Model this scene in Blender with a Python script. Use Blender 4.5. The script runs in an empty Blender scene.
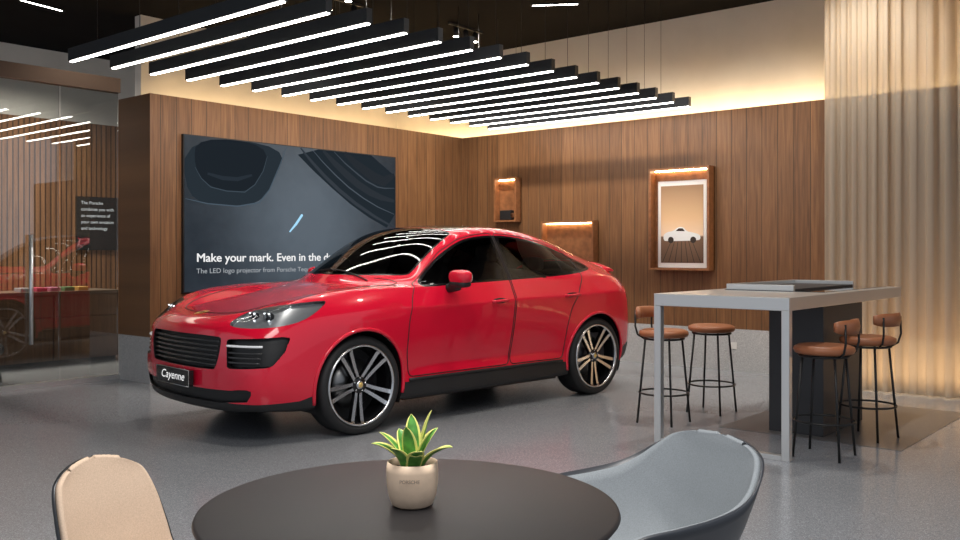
import bpy, bmesh, math, random
import numpy as np
from mathutils import Vector, Matrix
from mathutils.bvhtree import BVHTree
random.seed(7); np.random.seed(7)
scene = bpy.context.scene
COL = scene.collection
scene.view_settings.view_transform = 'Standard'

# ------------------------------------------------------------------ materials
def new_mat(name):
    m = bpy.data.materials.new(name); m.use_nodes = True
    return m, m.node_tree.nodes, m.node_tree.links
def pmat(name, col, rough=0.5, metal=0.0, coat=0.0, emis=None, estr=0.0, spec=0.5, sheen=0.0, bump=0.0, bscale=300, var=0.0, vscale=8):
    m, n, l = new_mat(name); b = n['Principled BSDF']
    b.inputs['Base Color'].default_value = (*col, 1); b.inputs['Roughness'].default_value = rough
    b.inputs['Metallic'].default_value = metal; b.inputs['Coat Weight'].default_value = coat
    b.inputs['Coat Roughness'].default_value = 0.02; b.inputs['Specular IOR Level'].default_value = spec
    b.inputs['Sheen Weight'].default_value = sheen
    if emis: b.inputs['Emission Color'].default_value = (*emis, 1); b.inputs['Emission Strength'].default_value = estr
    tc = n.new('ShaderNodeTexCoord')
    if bump:
        t = n.new('ShaderNodeTexNoise'); t.inputs['Scale'].default_value = bscale
        bp = n.new('ShaderNodeBump'); bp.inputs['Strength'].default_value = bump; bp.inputs['Distance'].default_value = 0.002
        l.new(tc.outputs['Object'], t.inputs['Vector']); l.new(t.outputs['Fac'], bp.inputs['Height']); l.new(bp.outputs['Normal'], b.inputs['Normal'])
    if var:
        t = n.new('ShaderNodeTexNoise'); t.inputs['Scale'].default_value = vscale; t.inputs['Detail'].default_value = 6
        r = n.new('ShaderNodeValToRGB')
        r.color_ramp.elements[0].position = 0.3; r.color_ramp.elements[1].position = 0.7
        r.color_ramp.elements[0].color = (*[c*(1-var) for c in col], 1); r.color_ramp.elements[1].color = (*[min(1, c*(1+var)) for c in col], 1)
        l.new(tc.outputs['Object'], t.inputs['Vector']); l.new(t.outputs['Fac'], r.inputs['Fac']); l.new(r.outputs['Color'], b.inputs['Base Color'])
    return m
def emat(name, col, s):
    m, n, l = new_mat(name); n.remove(n['Principled BSDF'])
    e = n.new('ShaderNodeEmission'); e.inputs['Color'].default_value = (*col, 1); e.inputs['Strength'].default_value = s
    l.new(e.outputs[0], n['Material Output'].inputs['Surface']); return m
def glassmat(name, tint, refl_ior=1.5, boost=0.0, rough=0.0):
    m, n, l = new_mat(name); n.remove(n['Principled BSDF'])
    t = n.new('ShaderNodeBsdfTransparent'); t.inputs['Color'].default_value = (*tint, 1)
    g = n.new('ShaderNodeBsdfGlossy'); g.inputs['Roughness'].default_value = rough
    f = n.new('ShaderNodeFresnel'); f.inputs['IOR'].default_value = refl_ior
    a = n.new('ShaderNodeMath'); a.operation = 'ADD'; a.inputs[1].default_value = boost; a.use_clamp = True
    x = n.new('ShaderNodeMixShader')
    l.new(f.outputs[0], a.inputs[0]); l.new(a.outputs[0], x.inputs['Fac']); l.new(t.outputs[0], x.inputs[1]); l.new(g.outputs[0], x.inputs[2])
    l.new(x.outputs[0], n['Material Output'].inputs['Surface']); return m
def woodmat(name, axis, dark, light, board=0.19, rough=0.42, groove=0.035):
    m, n, l = new_mat(name); b = n['Principled BSDF']; b.inputs['Roughness'].default_value = rough
    tc = n.new('ShaderNodeTexCoord'); sp = n.new('ShaderNodeSeparateXYZ'); l.new(tc.outputs['Object'], sp.inputs[0])
    def math_(op, a, bb=None):
        q = n.new('ShaderNodeMath'); q.operation = op
        for k, v in enumerate((a, bb)):
            if v is None: continue
            if isinstance(v, (int, float)): q.inputs[k].default_value = v
            else: l.new(v, q.inputs[k])
        return q.outputs[0]
    u = sp.outputs[axis]; d = math_('DIVIDE', u, board); fl = math_('FLOOR', d); fr = math_('FRACT', d)
    wn = n.new('ShaderNodeTexWhiteNoise'); wn.noise_dimensions = '1D'; l.new(fl, wn.inputs['W'])
    cb = n.new('ShaderNodeCombineXYZ')
    l.new(math_('MULTIPLY', u, 40.0), cb.inputs[0]); l.new(math_('MULTIPLY', sp.outputs[2], 1.6), cb.inputs[1]); l.new(math_('MULTIPLY', wn.outputs['Value'], 37.0), cb.inputs[2])
    t = n.new('ShaderNodeTexNoise'); t.inputs['Scale'].default_value = 1.0; t.inputs['Detail'].default_value = 8; t.inputs['Distortion'].default_value = 0.8
    l.new(cb.outputs[0], t.inputs['Vector'])
    v = math_('ADD', math_('MULTIPLY', t.outputs['Fac'], 0.78), math_('MULTIPLY', wn.outputs['Value'], 0.17))
    r = n.new('ShaderNodeValToRGB'); r.color_ramp.elements[0].position = 0.22; r.color_ramp.elements[1].position = 0.78
    r.color_ramp.elements[0].color = (*dark, 1); r.color_ramp.elements[1].color = (*light, 1); l.new(v, r.inputs['Fac'])
    g = math_('LESS_THAN', fr, groove); mx = n.new('ShaderNodeMix'); mx.data_type = 'RGBA'
    l.new(g, mx.inputs['Factor']); l.new(r.outputs['Color'], mx.inputs['A']); mx.inputs['B'].default_value = (dark[0]*.35, dark[1]*.35, dark[2]*.35, 1)
    l.new(mx.outputs['Result'], b.inputs['Base Color'])
    bp = n.new('ShaderNodeBump'); bp.inputs['Strength'].default_value = 0.5; bp.inputs['Distance'].default_value = 0.01
    l.new(math_('SUBTRACT', math_('MULTIPLY', t.outputs['Fac'], 0.08), g), bp.inputs['Height']); l.new(bp.outputs['Normal'], b.inputs['Normal'])
    return m
def specklemat(name, base, lo, hi, rough, scale=260):
    m, n, l = new_mat(name); b = n['Principled BSDF']
    tc = n.new('ShaderNodeTexCoord')
    t = n.new('ShaderNodeTexVoronoi'); t.inputs['Scale'].default_value = scale; l.new(tc.outputs['Object'], t.inputs['Vector'])
    sc = n.new('ShaderNodeSeparateColor'); l.new(t.outputs['Color'], sc.inputs[0])
    r = n.new('ShaderNodeValToRGB'); r.color_ramp.interpolation = 'CONSTANT'
    e = r.color_ramp.elements; e[0].position = 0; e[0].color = (*lo, 1); e[1].position = 0.22; e[1].color = (*base, 1)
    q = e.new(0.87); q.color = (*hi, 1)
    l.new(sc.outputs[0], r.inputs['Fac'])
    t2 = n.new('ShaderNodeTexNoise'); t2.inputs['Scale'].default_value = 0.7; t2.inputs['Detail'].default_value = 2; l.new(tc.outputs['Object'], t2.inputs['Vector'])
    mp = n.new('ShaderNodeMapRange'); mp.inputs['To Min'].default_value = 0.9; mp.inputs['To Max'].default_value = 1.1; l.new(t2.outputs['Fac'], mp.inputs['Value'])
    mx = n.new('ShaderNodeMix'); mx.data_type = 'RGBA'; mx.blend_type = 'MULTIPLY'; mx.inputs['Factor'].default_value = 1.0
    l.new(r.outputs['Color'], mx.inputs['A']); l.new(mp.outputs[0], mx.inputs['B'])
    l.new(mx.outputs['Result'], b.inputs['Base Color'])
    mr = n.new('ShaderNodeMapRange'); mr.inputs['To Min'].default_value = rough*0.9; mr.inputs['To Max'].default_value = rough*1.1
    l.new(t2.outputs['Fac'], mr.inputs['Value']); l.new(mr.outputs[0], b.inputs['Roughness'])
    return m

M_paint = pmat('car_paint_red', (0.72, 0.006, 0.034), 0.25, 0.0, 1.0, spec=0.25)
def add_back_dark(m):
    n, l = m.node_tree.nodes, m.node_tree.links; b = n['Principled BSDF']
    g = n.new('ShaderNodeNewGeometry'); d = n.new('ShaderNodeBsdfDiffuse'); d.inputs['Color'].default_value = (0.02, 0.02, 0.02, 1)
    x = n.new('ShaderNodeMixShader'); l.new(g.outputs['Backfacing'], x.inputs['Fac']); l.new(b.outputs[0], x.inputs[1]); l.new(d.outputs[0], x.inputs[2])
    l.new(x.outputs[0], n['Material Output'].inputs['Surface'])
M_black = pmat('black_gloss_trim', (0.006, 0.006, 0.007), 0.15)
M_blackm = pmat('black_matte_plastic', (0.012, 0.012, 0.013), 0.5, bump=0.2)
M_rubber = pmat('tire_rubber', (0.012, 0.012, 0.013), 0.6)
M_silver = pmat('machined_aluminium', (0.66, 0.66, 0.67), 0.24, 1.0)
M_chrome = pmat('chrome', (0.8, 0.8, 0.8), 0.08, 1.0)
M_gold = pmat('emblem_gold', (0.85, 0.6, 0.2), 0.3, 0.6, emis=(.8, .5, .15), estr=.06)
M_glassdark = glassmat('car_window_tint', (0.42, 0.43, 0.435), 1.45, 0.01)
M_ws = glassmat('car_windshield_tint', (0.50, 0.53, 0.53), 1.5, 0.05)
M_lampglass = glassmat('lamp_clear_cover', (0.92, 0.94, 0.95), 1.45, 0.02)
M_interior = pmat('car_interior_grey', (0.14, 0.12, 0.115), 0.6)
M_tail = pmat('tail_lamp_red', (0.4, 0.01, 0.01), 0.1, emis=(1, .05, .03), estr=0.3)
M_lampin = pmat('headlamp_reflector', (0.05, 0.05, 0.055), 0.2, 0.3)
M_drl = emat('lamp_led', (0.9, 0.95, 1.0), 2.5)

WD, WL = (0.092, 0.040, 0.016), (0.28, 0.134, 0.054)
M_woodY = woodmat('walnut_panel_back', 0, WD, WL)
M_woodX = woodmat('walnut_panel_right', 1, WD, WL)
M_slat = woodmat('walnut_slats', 0, (0.12, 0.055, 0.024), (0.34, 0.17, 0.08), board=0.08, groove=0.25)
M_cab = woodmat('cabinet_dark_wood', 0, (0.07, 0.036, 0.02), (0.20, 0.105, 0.055), board=0.9, groove=0.01)
M_nwood = pmat('niche_wood', (0.26, 0.105, 0.04), 0.45, var=0.25, vscale=14)
M_marble = specklemat('grey_stone_base', (0.44, 0.44, 0.44), (0.36, 0.36, 0.36), (0.52, 0.52, 0.51), 0.4, 120)
M_floor = specklemat('terrazzo_floor', (0.24, 0.25, 0.268), (0.18, 0.19, 0.206), (0.35, 0.365, 0.385), 0.18, 220)
M_floorpatch = specklemat('dark_floor_patch', (0.12, 0.115, 0.115), (0.09, 0.085, 0.085), (0.17, 0.165, 0.16), 0.3, 240)
M_white = pmat('upper_wall_plaster', (0.66, 0.65, 0.62), 0.8, var=0.04, vscale=3)
M_ceil = pmat('ceiling_black', (0.003, 0.003, 0.0035), 0.95, spec=0.1, var=0.2, vscale=2)
M_bronze = pmat('bronze_beam', (0.13, 0.085, 0.06), 0.35, 0.7)
M_partglass = glassmat('partition_glass', (0.90, 0.92, 0.91), 1.52, 0.09)
M_steel = pmat('brushed_steel', (0.68, 0.68, 0.67), 0.30, 0.75, bump=0.15, bscale=200)
M_led = emat('linear_led_white', (1.0, 0.95, 0.88), 18.0)
M_barbody = pmat('bar_black_aluminium', (0.02, 0.022, 0.025), 0.4)
M_warm = emat('cove_led_warm', (1.0, 0.64, 0.30), 36.0)
M_warmn = emat('niche_led_warm', (1.0, 0.70, 0.38), 26.0)
M_darkcab = pmat('pedestal_charcoal', (0.03, 0.032, 0.036), 0.5)
M_wedge = pmat('display_glass_dark', (0.02, 0.022, 0.025), 0.1, coat=1.0)
M_leather = pmat('cognac_leather', (0.34, 0.12, 0.05), 0.42, bump=0.3, bscale=120)
M_blackmetal = pmat('black_steel_tube', (0.015, 0.015, 0.015), 0.4, 0.3)
M_tabletop = pmat('table_black_laminate', (0.014, 0.013, 0.014), 0.45, spec=0.3)
M_pot = pmat('pot_beige_ceramic', (0.74, 0.55, 0.39), 0.55, var=0.06, vscale=30)
M_soil = pmat('soil', (0.03, 0.02, 0.012), 0.9, bump=1.0, bscale=80)
M_leaf = pmat('leaf_green', (0.09, 0.28, 0.05), 0.4, var=0.45, vscale=35)
M_leafy = pmat('leaf_yellow_margin', (0.75, 0.72, 0.20), 0.4)
M_tan = pmat('beige_woven_fabric', (0.57, 0.43, 0.32), 1.0, spec=0.05, bump=0.5, bscale=500, var=0.10, vscale=260)
M_greyfab = pmat('grey_woven_fabric', (0.215, 0.235, 0.25), 1.0, spec=0.05, bump=0.5, bscale=500, var=0.12, vscale=260)
M_shellblack = pmat('shell_black_plastic', (0.015, 0.016, 0.018), 0.3)
M_shellrim = pmat('shell_dark_edge', (0.03, 0.033, 0.04), 0.35)
M_textw = emat('text_white', (1, 1, 1), 0.9)
M_textg = emat('text_grey', (0.8, 0.85, 0.9), 0.5)

def curtainmat():
    m, n, l = new_mat('sheer_linen'); n.remove(n['Principled BSDF'])
    d = n.new('ShaderNodeBsdfDiffuse'); d.inputs['Color'].default_value = (0.62, 0.55, 0.45, 1)
    t = n.new('ShaderNodeBsdfTranslucent'); t.inputs['Color'].default_value = (0.64, 0.52, 0.38, 1)
    tr = n.new('ShaderNodeBsdfTransparent'); tr.inputs['Color'].default_value = (0.95, 0.9, 0.82, 1)
    a = n.new('ShaderNodeMixShader'); a.inputs['Fac'].default_value = 0.45
    b = n.new('ShaderNodeMixShader')
    tc = n.new('ShaderNodeTexCoord'); w = n.new('ShaderNodeTexNoise'); w.inputs['Scale'].default_value = 350
    l.new(tc.outputs['Object'], w.inputs['Vector'])
    mr = n.new('ShaderNodeMapRange'); mr.inputs['To Min'].default_value = 0.0; mr.inputs['To Max'].default_value = 0.3; l.new(w.outputs['Fac'], mr.inputs['Value']); l.new(mr.outputs[0], b.inputs['Fac'])
    l.new(d.outputs[0], a.inputs[1]); l.new(t.outputs[0], a.inputs[2]); l.new(a.outputs[0], b.inputs[1]); l.new(tr.outputs[0], b.inputs[2])
    l.new(b.outputs[0], n['Material Output'].inputs['Surface']); return m
M_curtain = curtainmat()
def screenmat():
    m, n, l = new_mat('screen_picture'); b = n['Principled BSDF']; b.inputs['Base Color'].default_value = (0.004, 0.004, 0.005, 1); b.inputs['Roughness'].default_value = 0.35; b.inputs['Specular IOR Level'].default_value = 0.2
    tc = n.new('ShaderNodeTexCoord')
    t = n.new('ShaderNodeTexNoise'); t.inputs['Scale'].default_value = 6; t.inputs['Detail'].default_value = 10; l.new(tc.outputs['Object'], t.inputs['Vector'])
    vm = n.new('ShaderNodeVectorMath'); vm.operation = 'DISTANCE'; vm.inputs[1].default_value = (1.75, -0.05, 0.85); l.new(tc.outputs['Object'], vm.inputs[0])
    mr = n.new('ShaderNodeMapRange'); mr.interpolation_type = 'SMOOTHSTEP'; mr.inputs['From Min'].default_value = 0.0; mr.inputs['From Max'].default_value = 1.7; mr.inputs['To Min'].default_value = 0.95; mr.inputs['To Max'].default_value = 0.0
    l.new(vm.outputs['Value'], mr.inputs['Value'])
    a = n.new('ShaderNodeMath'); a.operation = 'MULTIPLY_ADD'; a.inputs[1].default_value = 0.25; l.new(t.outputs['Fac'], a.inputs[0]); l.new(mr.outputs[0], a.inputs[2])
    r = n.new('ShaderNodeValToRGB'); e = r.color_ramp.elements
    e[0].position = 0.1; e[0].color = (0.016, 0.026, 0.036, 1); e[1].position = 1.0; e[1].color = (0.10, 0.13, 0.16, 1)
    l.new(a.outputs[0], r.inputs['Fac']); l.new(r.outputs['Color'], b.inputs['Emission Color']); b.inputs['Emission Strength'].default_value = 0.95
    return m
M_screen = screenmat()

# ------------------------------------------------------------------ helpers
def link(o, parent=None):
    COL.objects.link(o)
    if parent is not None: o.parent = parent
    return o
def tag(o, label=None, category=None, kind=None, group=None):
    if label: o['label'] = label
    if category: o['category'] = category
    if kind: o['kind'] = kind
    if group: o['group'] = group
    return o
def mesh(name, verts, faces, mat, parent=None, smooth=False, mats=None, midx=None, recalc=True):
    me = bpy.data.meshes.new(name); me.from_pydata([tuple(v) for v in verts], [], [tuple(int(i) for i in f) for f in faces])
    for mm in (mats or [mat]): me.materials.append(mm)
    if midx is not None: me.polygons.foreach_set('material_index', midx)
    if recalc:
        bm = bmesh.new(); bm.from_mesh(me); bmesh.ops.recalc_face_normals(bm, faces=bm.faces); bm.to_mesh(me); bm.free()
    if smooth: me.polygons.foreach_set('use_smooth', [True]*len(me.polygons))
    me.update()
    return link(bpy.data.objects.new(name, me), parent)
def box(name, x0, x1, y0, y1, z0, z1, mat, parent=None, bevel=0.0):
    bm = bmesh.new(); bmesh.ops.create_cube(bm, size=1)
    for v in bm.verts:
        v.co = Vector(((x0+x1)/2+v.co.x*(x1-x0), (y0+y1)/2+v.co.y*(y1-y0), (z0+z1)/2+v.co.z*(z1-z0)))
    if bevel: bmesh.ops.bevel(bm, geom=bm.edges[:], offset=bevel, segments=2, profile=0.5, affect='EDGES')
    me = bpy.data.meshes.new(name); bm.to_mesh(me); bm.free(); me.materials.append(mat)
    return link(bpy.data.objects.new(name, me), parent)
def tube(name, pts, r, mat, parent=None, closed=False, seg=8, ry=None, cap=True):
    P = [Vector(p) for p in pts]; n = len(P); V = []; F = []
    T = []
    for i in range(n):
        a = P[(i-1) % n] if (closed or i > 0) else P[i]; b = P[(i+1) % n] if (closed or i < n-1) else P[i]
        t = (b-a); T.append(t.normalized() if t.length > 1e-9 else Vector((0, 0, 1)))
    up = Vector((0, 0, 1)) if abs(T[0].z) < 0.9 else Vector((1, 0, 0))
    N = (up - T[0]*up.dot(T[0])).normalized()
    for i in range(n):
        N = (N - T[i]*N.dot(T[i])).normalized(); B = T[i].cross(N)
        for k in range(seg):
            a = 2*math.pi*k/seg
            V.append(P[i] + N*math.cos(a)*(ry or r) + B*math.sin(a)*r)
    m = n if closed else n-1
    for i in range(m):
        for k in range(seg):
            j = (i+1) % n; F.append((i*seg+k, i*seg+(k+1) % seg, j*seg+(k+1) % seg, j*seg+k))
    if not closed and cap: F.append(tuple(range(seg))[::-1]); F.append(tuple((n-1)*seg+k for k in range(seg)))
    return mesh(name, V, F, mat, parent, smooth=True)
def lathe(name, prof, mat, parent=None, seg=48, axis='z', c=(0, 0, 0), sg=1, smooth=True, closed=False):
    V = []; F = []; m = len(prof)
    for k in range(seg):
        a = 2*math.pi*k/seg
        for r, h in prof:
            if axis == 'z': V.append((c[0]+r*math.cos(a), c[1]+r*math.sin(a), c[2]+h))
            else: V.append((c[0]+r*math.cos(a), c[1]+sg*h, c[2]+r*math.sin(a)))
    mm = m if closed else m-1
    for k in range(seg):
        for i in range(mm):
            j = (i+1) % m; F.append((k*m+i, k*m+j, ((k+1) % seg)*m+j, ((k+1) % seg)*m+i))
    o = mesh(name, V, F, mat, parent, smooth=smooth)
    bm = bmesh.new(); bm.from_mesh(o.data); bmesh.ops.remove_doubles(bm, verts=bm.verts, dist=1e-5); bmesh.ops.recalc_face_normals(bm, faces=bm.faces); bm.to_mesh(o.data); bm.free()
    return o
def superell(name, c, h, mat, parent=None, e=0.5, nu=24, nv=16, rot=None):
    V = []; F = []
    def sp(v, p): return math.copysign(abs(v)**p, v)
    for j in range(nv+1):
        ph = -math.pi/2+math.pi*j/nv
        for i in range(nu):
            th = 2*math.pi*i/nu
            p = Vector((h[0]*sp(math.cos(ph), e)*sp(math.cos(th), e), h[1]*sp(math.cos(ph), e)*sp(math.sin(th), e), h[2]*sp(math.sin(ph), e)))
            if rot: p.rotate(rot)
            V.append(p+Vector(c))
    for j in range(nv):
        for i in range(nu): F.append((j*nu+i, j*nu+(i+1) % nu, (j+1)*nu+(i+1) % nu, (j+1)*nu+i))
    o = mesh(name, V, F, mat, parent, smooth=True)
    bm = bmesh.new(); bm.from_mesh(o.data); bmesh.ops.remove_doubles(bm, verts=bm.verts, dist=1e-5); bmesh.ops.recalc_face_normals(bm, faces=bm.faces); bm.to_mesh(o.data); bm.free()
    return o
def empty(name, loc, label, category, rotz=0, group=None):
    o = bpy.data.objects.new(name, None); o.empty_display_size = 0.1; o.location = loc; o.rotation_euler = (0, 0, rotz); COL.objects.link(o)
    return tag(o, label, category, group=group)
def text(name, body, size, mat, mtx, parent=None, width=None, bold=0.0, shear=0.0):
    c = bpy.data.curves.new(name, 'FONT'); c.body = body; c.size = size; c.shear = shear
    t = bpy.data.objects.new(name, c); COL.objects.link(t)
    bpy.context.view_layer.update()
    src = bpy.data.meshes.new_from_object(t.evaluated_get(bpy.context.evaluated_depsgraph_get()))
    bpy.data.objects.remove(t)
    n = len(src.vertices); a = np.empty(n*3); src.vertices.foreach_get('co', a); a = a.reshape(-1, 3)
    if width: a[:, 0] *= width/(a[:, 0].max()-a[:, 0].min())
    polys = [tuple(p.vertices) for p in src.polygons]
    V = []; F = []
    offs = [(0, 0)] if not bold else [(0, 0), (bold, 0), (-bold, 0), (0, bold*.6), (0, -bold*.6)]
    for i, (ox, oy) in enumerate(offs):
        for v in a: V.append(mtx @ Vector((v[0]+ox, v[1]+oy, v[2]+i*1e-5)))
        F += [tuple(q+i*n for q in p) for p in polys]
    return mesh(name, V, F, mat, parent, recalc=False)
def chaikin(p, n=2):
    p = [tuple(q) for q in p]
    for _ in range(n):
        o = []
        for i in range(len(p)):
            a = p[i]; b = p[(i+1) % len(p)]
            o.append((a[0]*.75+b[0]*.25, a[1]*.75+b[1]*.25)); o.append((a[0]*.25+b[0]*.75, a[1]*.25+b[1]*.75))
        p = o
    return p
def copy_tree(src, loc, rotz, label=None):
    e = src.copy(); e.location = loc; e.rotation_euler = (0, 0, rotz); COL.objects.link(e)
    if label: e['label'] = label
    def rec(a, b):
        for ch in list(a.children):
            c2 = ch.copy(); c2.parent = b; COL.objects.link(c2); rec(ch, c2)
    rec(src, e)
    return e

# ------------------------------------------------------------------ camera
cam = bpy.data.cameras.new('camera'); cam.lens = 34.2; cam.sensor_width = 36; cam.shift_y = -0.01875
co = bpy.data.objects.new('camera', cam); COL.objects.link(co)
co.location = (0, 0, 1.42); co.rotation_euler = (math.radians(90), 0, math.radians(-49.8)); scene.camera = co

# ------------------------------------------------------------------ room
XW, YW, HW = 10.29, 9.04, 3.13
def struct(o): o['kind'] = 'structure'; return o
struct(box('floor', -5, 12, -5, 15, -0.1, 0, M_floor))
struct(box('ceiling', -1, 12, -1, 15, 4.5, 4.6, M_ceil))
struct(box('wall_back', 5.2, XW, YW, 9.71, 0.5, HW, M_woodY))
struct(box('baseboard_back', 5.2, XW, YW, 9.71, 0.0, 0.5, M_marble))
struct(box('wall_right', XW, XW+0.3, 2.0, 9.71, 0.5, HW, M_woodX))
struct(box('baseboard_right', XW, XW+0.3, 2.0, 9.71, 0.0, 0.5, M_marble))
struct(box('wall_side', XW, XW+0.3, -4.0, 2.0, 0.0, HW, M_woodX))
struct(box('wall_back_upper', 6.2, 11.0, 11.0, 11.15, 0, 4.5, M_white))
struct(box('wall_right_upper', 10.85, 11.0, -4.0, 11.0, 0, 4.5, M_white))
struct(box('wall_rear_room', -1, 5.9+6, 14.0, 14.15, 0, 3.45, M_slat))
struct(box('wall_rear_room_upper', -1, 11.9, 14.0, 14.15, 3.45, 4.5, M_white))
struct(box('floor_patch', 6.9, 8.9, 1.9, 3.3, 0.0, 0.003, M_floorpatch))  # thin sheet, darker than the floor, below and beside the bar table
struct(box('trim_4', 6.2, 10.85, 9.71, 11.0, 3.0, HW, M_white))
struct(box('trim_5', 10.59, 10.85, -4.0, 9.71, 3.0, HW, M_white))
for (n, x0, x1, y0, y1, z) in (('cove_light', 6.3, 10.6, 10.72, 10.77, HW), ('cove_light', 10.66, 10.70, -1.0, 10.6, HW)):
    o = box(n, x0, x1, y0, y1, z, z+0.02, M_warm); tag(o, 'warm white LED cove strip on top of wood panelling', 'light')
struct(box('trim_1', 0.0, 5.2, 9.66, 9.76, 3.2, 3.36, M_bronze))
struct(box('trim_2', 0.0, 5.2, 9.68, 9.74, 0.0, 0.05, M_steel))
struct(box('window_1', 4.55, 5.19, 9.70, 9.715, 0.05, 3.2, M_partglass))
d1 = struct(box('door_1', 3.4, 4.53, 9.70, 9.715, 0.05, 3.2, M_partglass))
struct(box('window_2', 0.5, 3.38, 9.70, 9.715, 0.05, 3.2, M_partglass))
tube('door_handle', [(4.22, 9.66, 0.46), (4.22, 9.66, 1.6)], 0.022, M_steel, d1)
for z in (0.55, 1.5): tube('handle_mount', [(4.22, 9.66, z), (4.22, 9.705, z)], 0.01, M_steel, d1)

# ------------------------------------------------------------------ wall screen
scr = empty('display_screen', (5.575, YW, 0.966), 'large wall display showing dark blue picture with white headline', 'screen')
W, H = 3.27, 1.76
box('screen_housing', 0, W, -0.045, 0.0, 0, H, M_blackm, scr)
box('screen_panel', 0.012, W-0.012, -0.05, -0.045, 0.012, H-0.012, M_screen, scr)
Mt = lambda x, z, y=-0.0535: Matrix.Translation((x, y, z)) @ Matrix.Rotation(math.radians(90), 4, 'X')
text('headline_text', 'Make your mark. Even in the dark.', 0.135, M_textw, Mt(0.155, 0.345), scr, width=2.12, bold=0.003)
text('subtitle_text', 'The LED logo projector from Porsche Tequipment', 0.078, M_textg, Mt(0.155, 0.215), scr, width=1.85)
def ribbon(name, pts, w, col, y=-0.0515):
    V = []; F = []
    for i, p in enumerate(pts):
        a = pts[max(i-1, 0)]; b = pts[min(i+1, len(pts)-1)]; dx, dz = b[0]-a[0], b[1]-a[1]; L = math.hypot(dx, dz) or 1
        ww = w*(math.sin(math.pi*(i+0.3)/(len(pts)-0.4)))**0.5 if len(pts) > 3 else w
        V += [(p[0]-dz/L*ww/2, y, p[1]+dx/L*ww/2), (p[0]+dz/L*ww/2, y, p[1]-dx/L*ww/2)]
    for i in range(len(pts)-1): F.append((2*i, 2*i+1, 2*i+3, 2*i+2))
    return mesh(name, V, F, emat(name, col, 1.0), scr)
def arc(cx, cz, rx, rz, a0, a1, n=28): return [(cx+rx*math.cos(math.radians(a0+(a1-a0)*i/n)), cz+rz*math.sin(math.radians(a0+(a1-a0)*i/n))) for i in range(n+1)]
def blob(name, pts, col, y): return mesh(name, [(p[0], y, p[1]) for p in pts], [tuple(range(len(pts)))], emat(name, col, 1.0), scr)
blob('picture_shape', chaikin([(0.012, 1.748), (0.012, 1.05), (0.5, 0.98), (1.0, 1.02), (1.22, 1.3), (1.42, 1.748)], 2), (0.021, 0.030, 0.039), -0.0506)
blob('picture_shape', chaikin([(0.16, 1.745), (0.12, 1.42), (0.30, 1.18), (0.82, 1.14), (1.04, 1.35), (1.15, 1.745)], 2), (0.013, 0.018, 0.024), -0.0510)
blob('picture_shape', chaikin([(1.45, 1.748), (1.95, 1.38), (2.6, 0.98), (3.258, 0.72), (3.258, 1.748)], 1), (0.016, 0.023, 0.030), -0.0506)
ribbon('picture_line', [(0.14, 1.40), (0.22, 1.28), (0.34, 1.19), (0.55, 1.155), (0.80, 1.155), (0.94, 1.25), (1.06, 1.42), (1.12, 1.6)], 0.012, (0.05, 0.07, 0.09))
ribbon('picture_line', [(0.02, 1.045), (0.3, 1.0), (0.7, 0.985), (1.0, 1.04), (1.15, 1.2), (1.3, 1.5), (1.4, 1.73)], 0.016, (0.07, 0.10, 0.13))
ribbon('picture_line', [(0.30, 1.34), (0.5, 1.30), (0.7, 1.30), (0.9, 1.36)], 0.05, (0.022, 0.03, 0.04))
for k, (w, c) in enumerate(((.05, .045), (.015, .10), (.10, .032), (.02, .07), (.14, .026))):
    ribbon('picture_line', [(1.62+0.18*k, 1.74), (1.80+0.18*k, 1.58+0.01*k), (2.0+0.18*k, 1.42+0.025*k), (2.25+.155*k, 1.25+.05*k), (2.53+0.13*k, 1.09+0.08*k), (2.87+.06*k, .93+.13*k), (3.24, 0.79+0.18*k)], w, (c*.8, c, c*1.25))
ribbon('picture_line', [(1.45, 0.70), (1.55, 0.80), (1.64, 0.91), (1.65, 0.92)], 0.035, (0.4, 0.75, 1.0))
box('screen_bezel', -0.008, W+0.008, -0.052, 0.0, -0.008, 0.0, M_black, scr)

# ------------------------------------------------------------------ wall niches
def niche(Y0, Y1, z0, z1, label, t=0.025, D=0.13):
    e = empty('display_niche', (XW, Y0, z0), label, 'wall shelf')
    w = Y1-Y0; h = z1-z0
    box('back_panel', -0.02, 0, 0, w, 0, h, M_nwood, e)
    box('side_panel', -D, -0.0, 0, t, 0, h, M_nwood, e); box('side_panel', -D, -0.0, w-t, w, 0, h, M_nwood, e)
    box('top_panel', -D, -0.0, t, w-t, h-t, h, M_nwood, e); box('shelf', -D, -0.0, t, w-t, 0, t, M_nwood, e)
    box('light_strip', -0.05, -0.03, t+0.01, w-t-0.01, h-t-0.015, h-t, M_warmn, e)
    return e
niche(7.925, 8.33, 1.85, 2.483, 'narrow lit wooden wall niche holding a small black object')
niche(6.63, 7.485, 1.20, 1.84, 'wide warm-lit wooden wall box with shelf')
niche(4.97, 5.79, 1.196, 2.465, 'tall warm-lit wooden wall box holding a framed print', D=0.15)
sp_ = empty('speaker', (XW-0.075, 8.13, 1.876), 'small black speaker standing in lit niche', 'speaker')
box('speaker_body', -0.04, 0.04, -0.10, 0.10, 0, 0.14, M_blackm, sp_, bevel=0.01)
lathe('speaker_cone', [(0, -.002), (0.03, 0.002), (0.045, 0.006)], M_silver, sp_, 24, 'y', (0, -0.104, 0.07), 1)
fp = empty('framed_print', (XW-0.03, 5.38, 1.225), 'framed print of white vintage roadster against orange sky', 'picture')
PW, PH = 0.31, 1.04
box('frame', -0.02, 0.0, -PW-0.02, PW+0.02, 0, PH+0.04, pmat('white_frame', (0.75, 0.73, 0.70), 0.4), fp)
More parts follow.
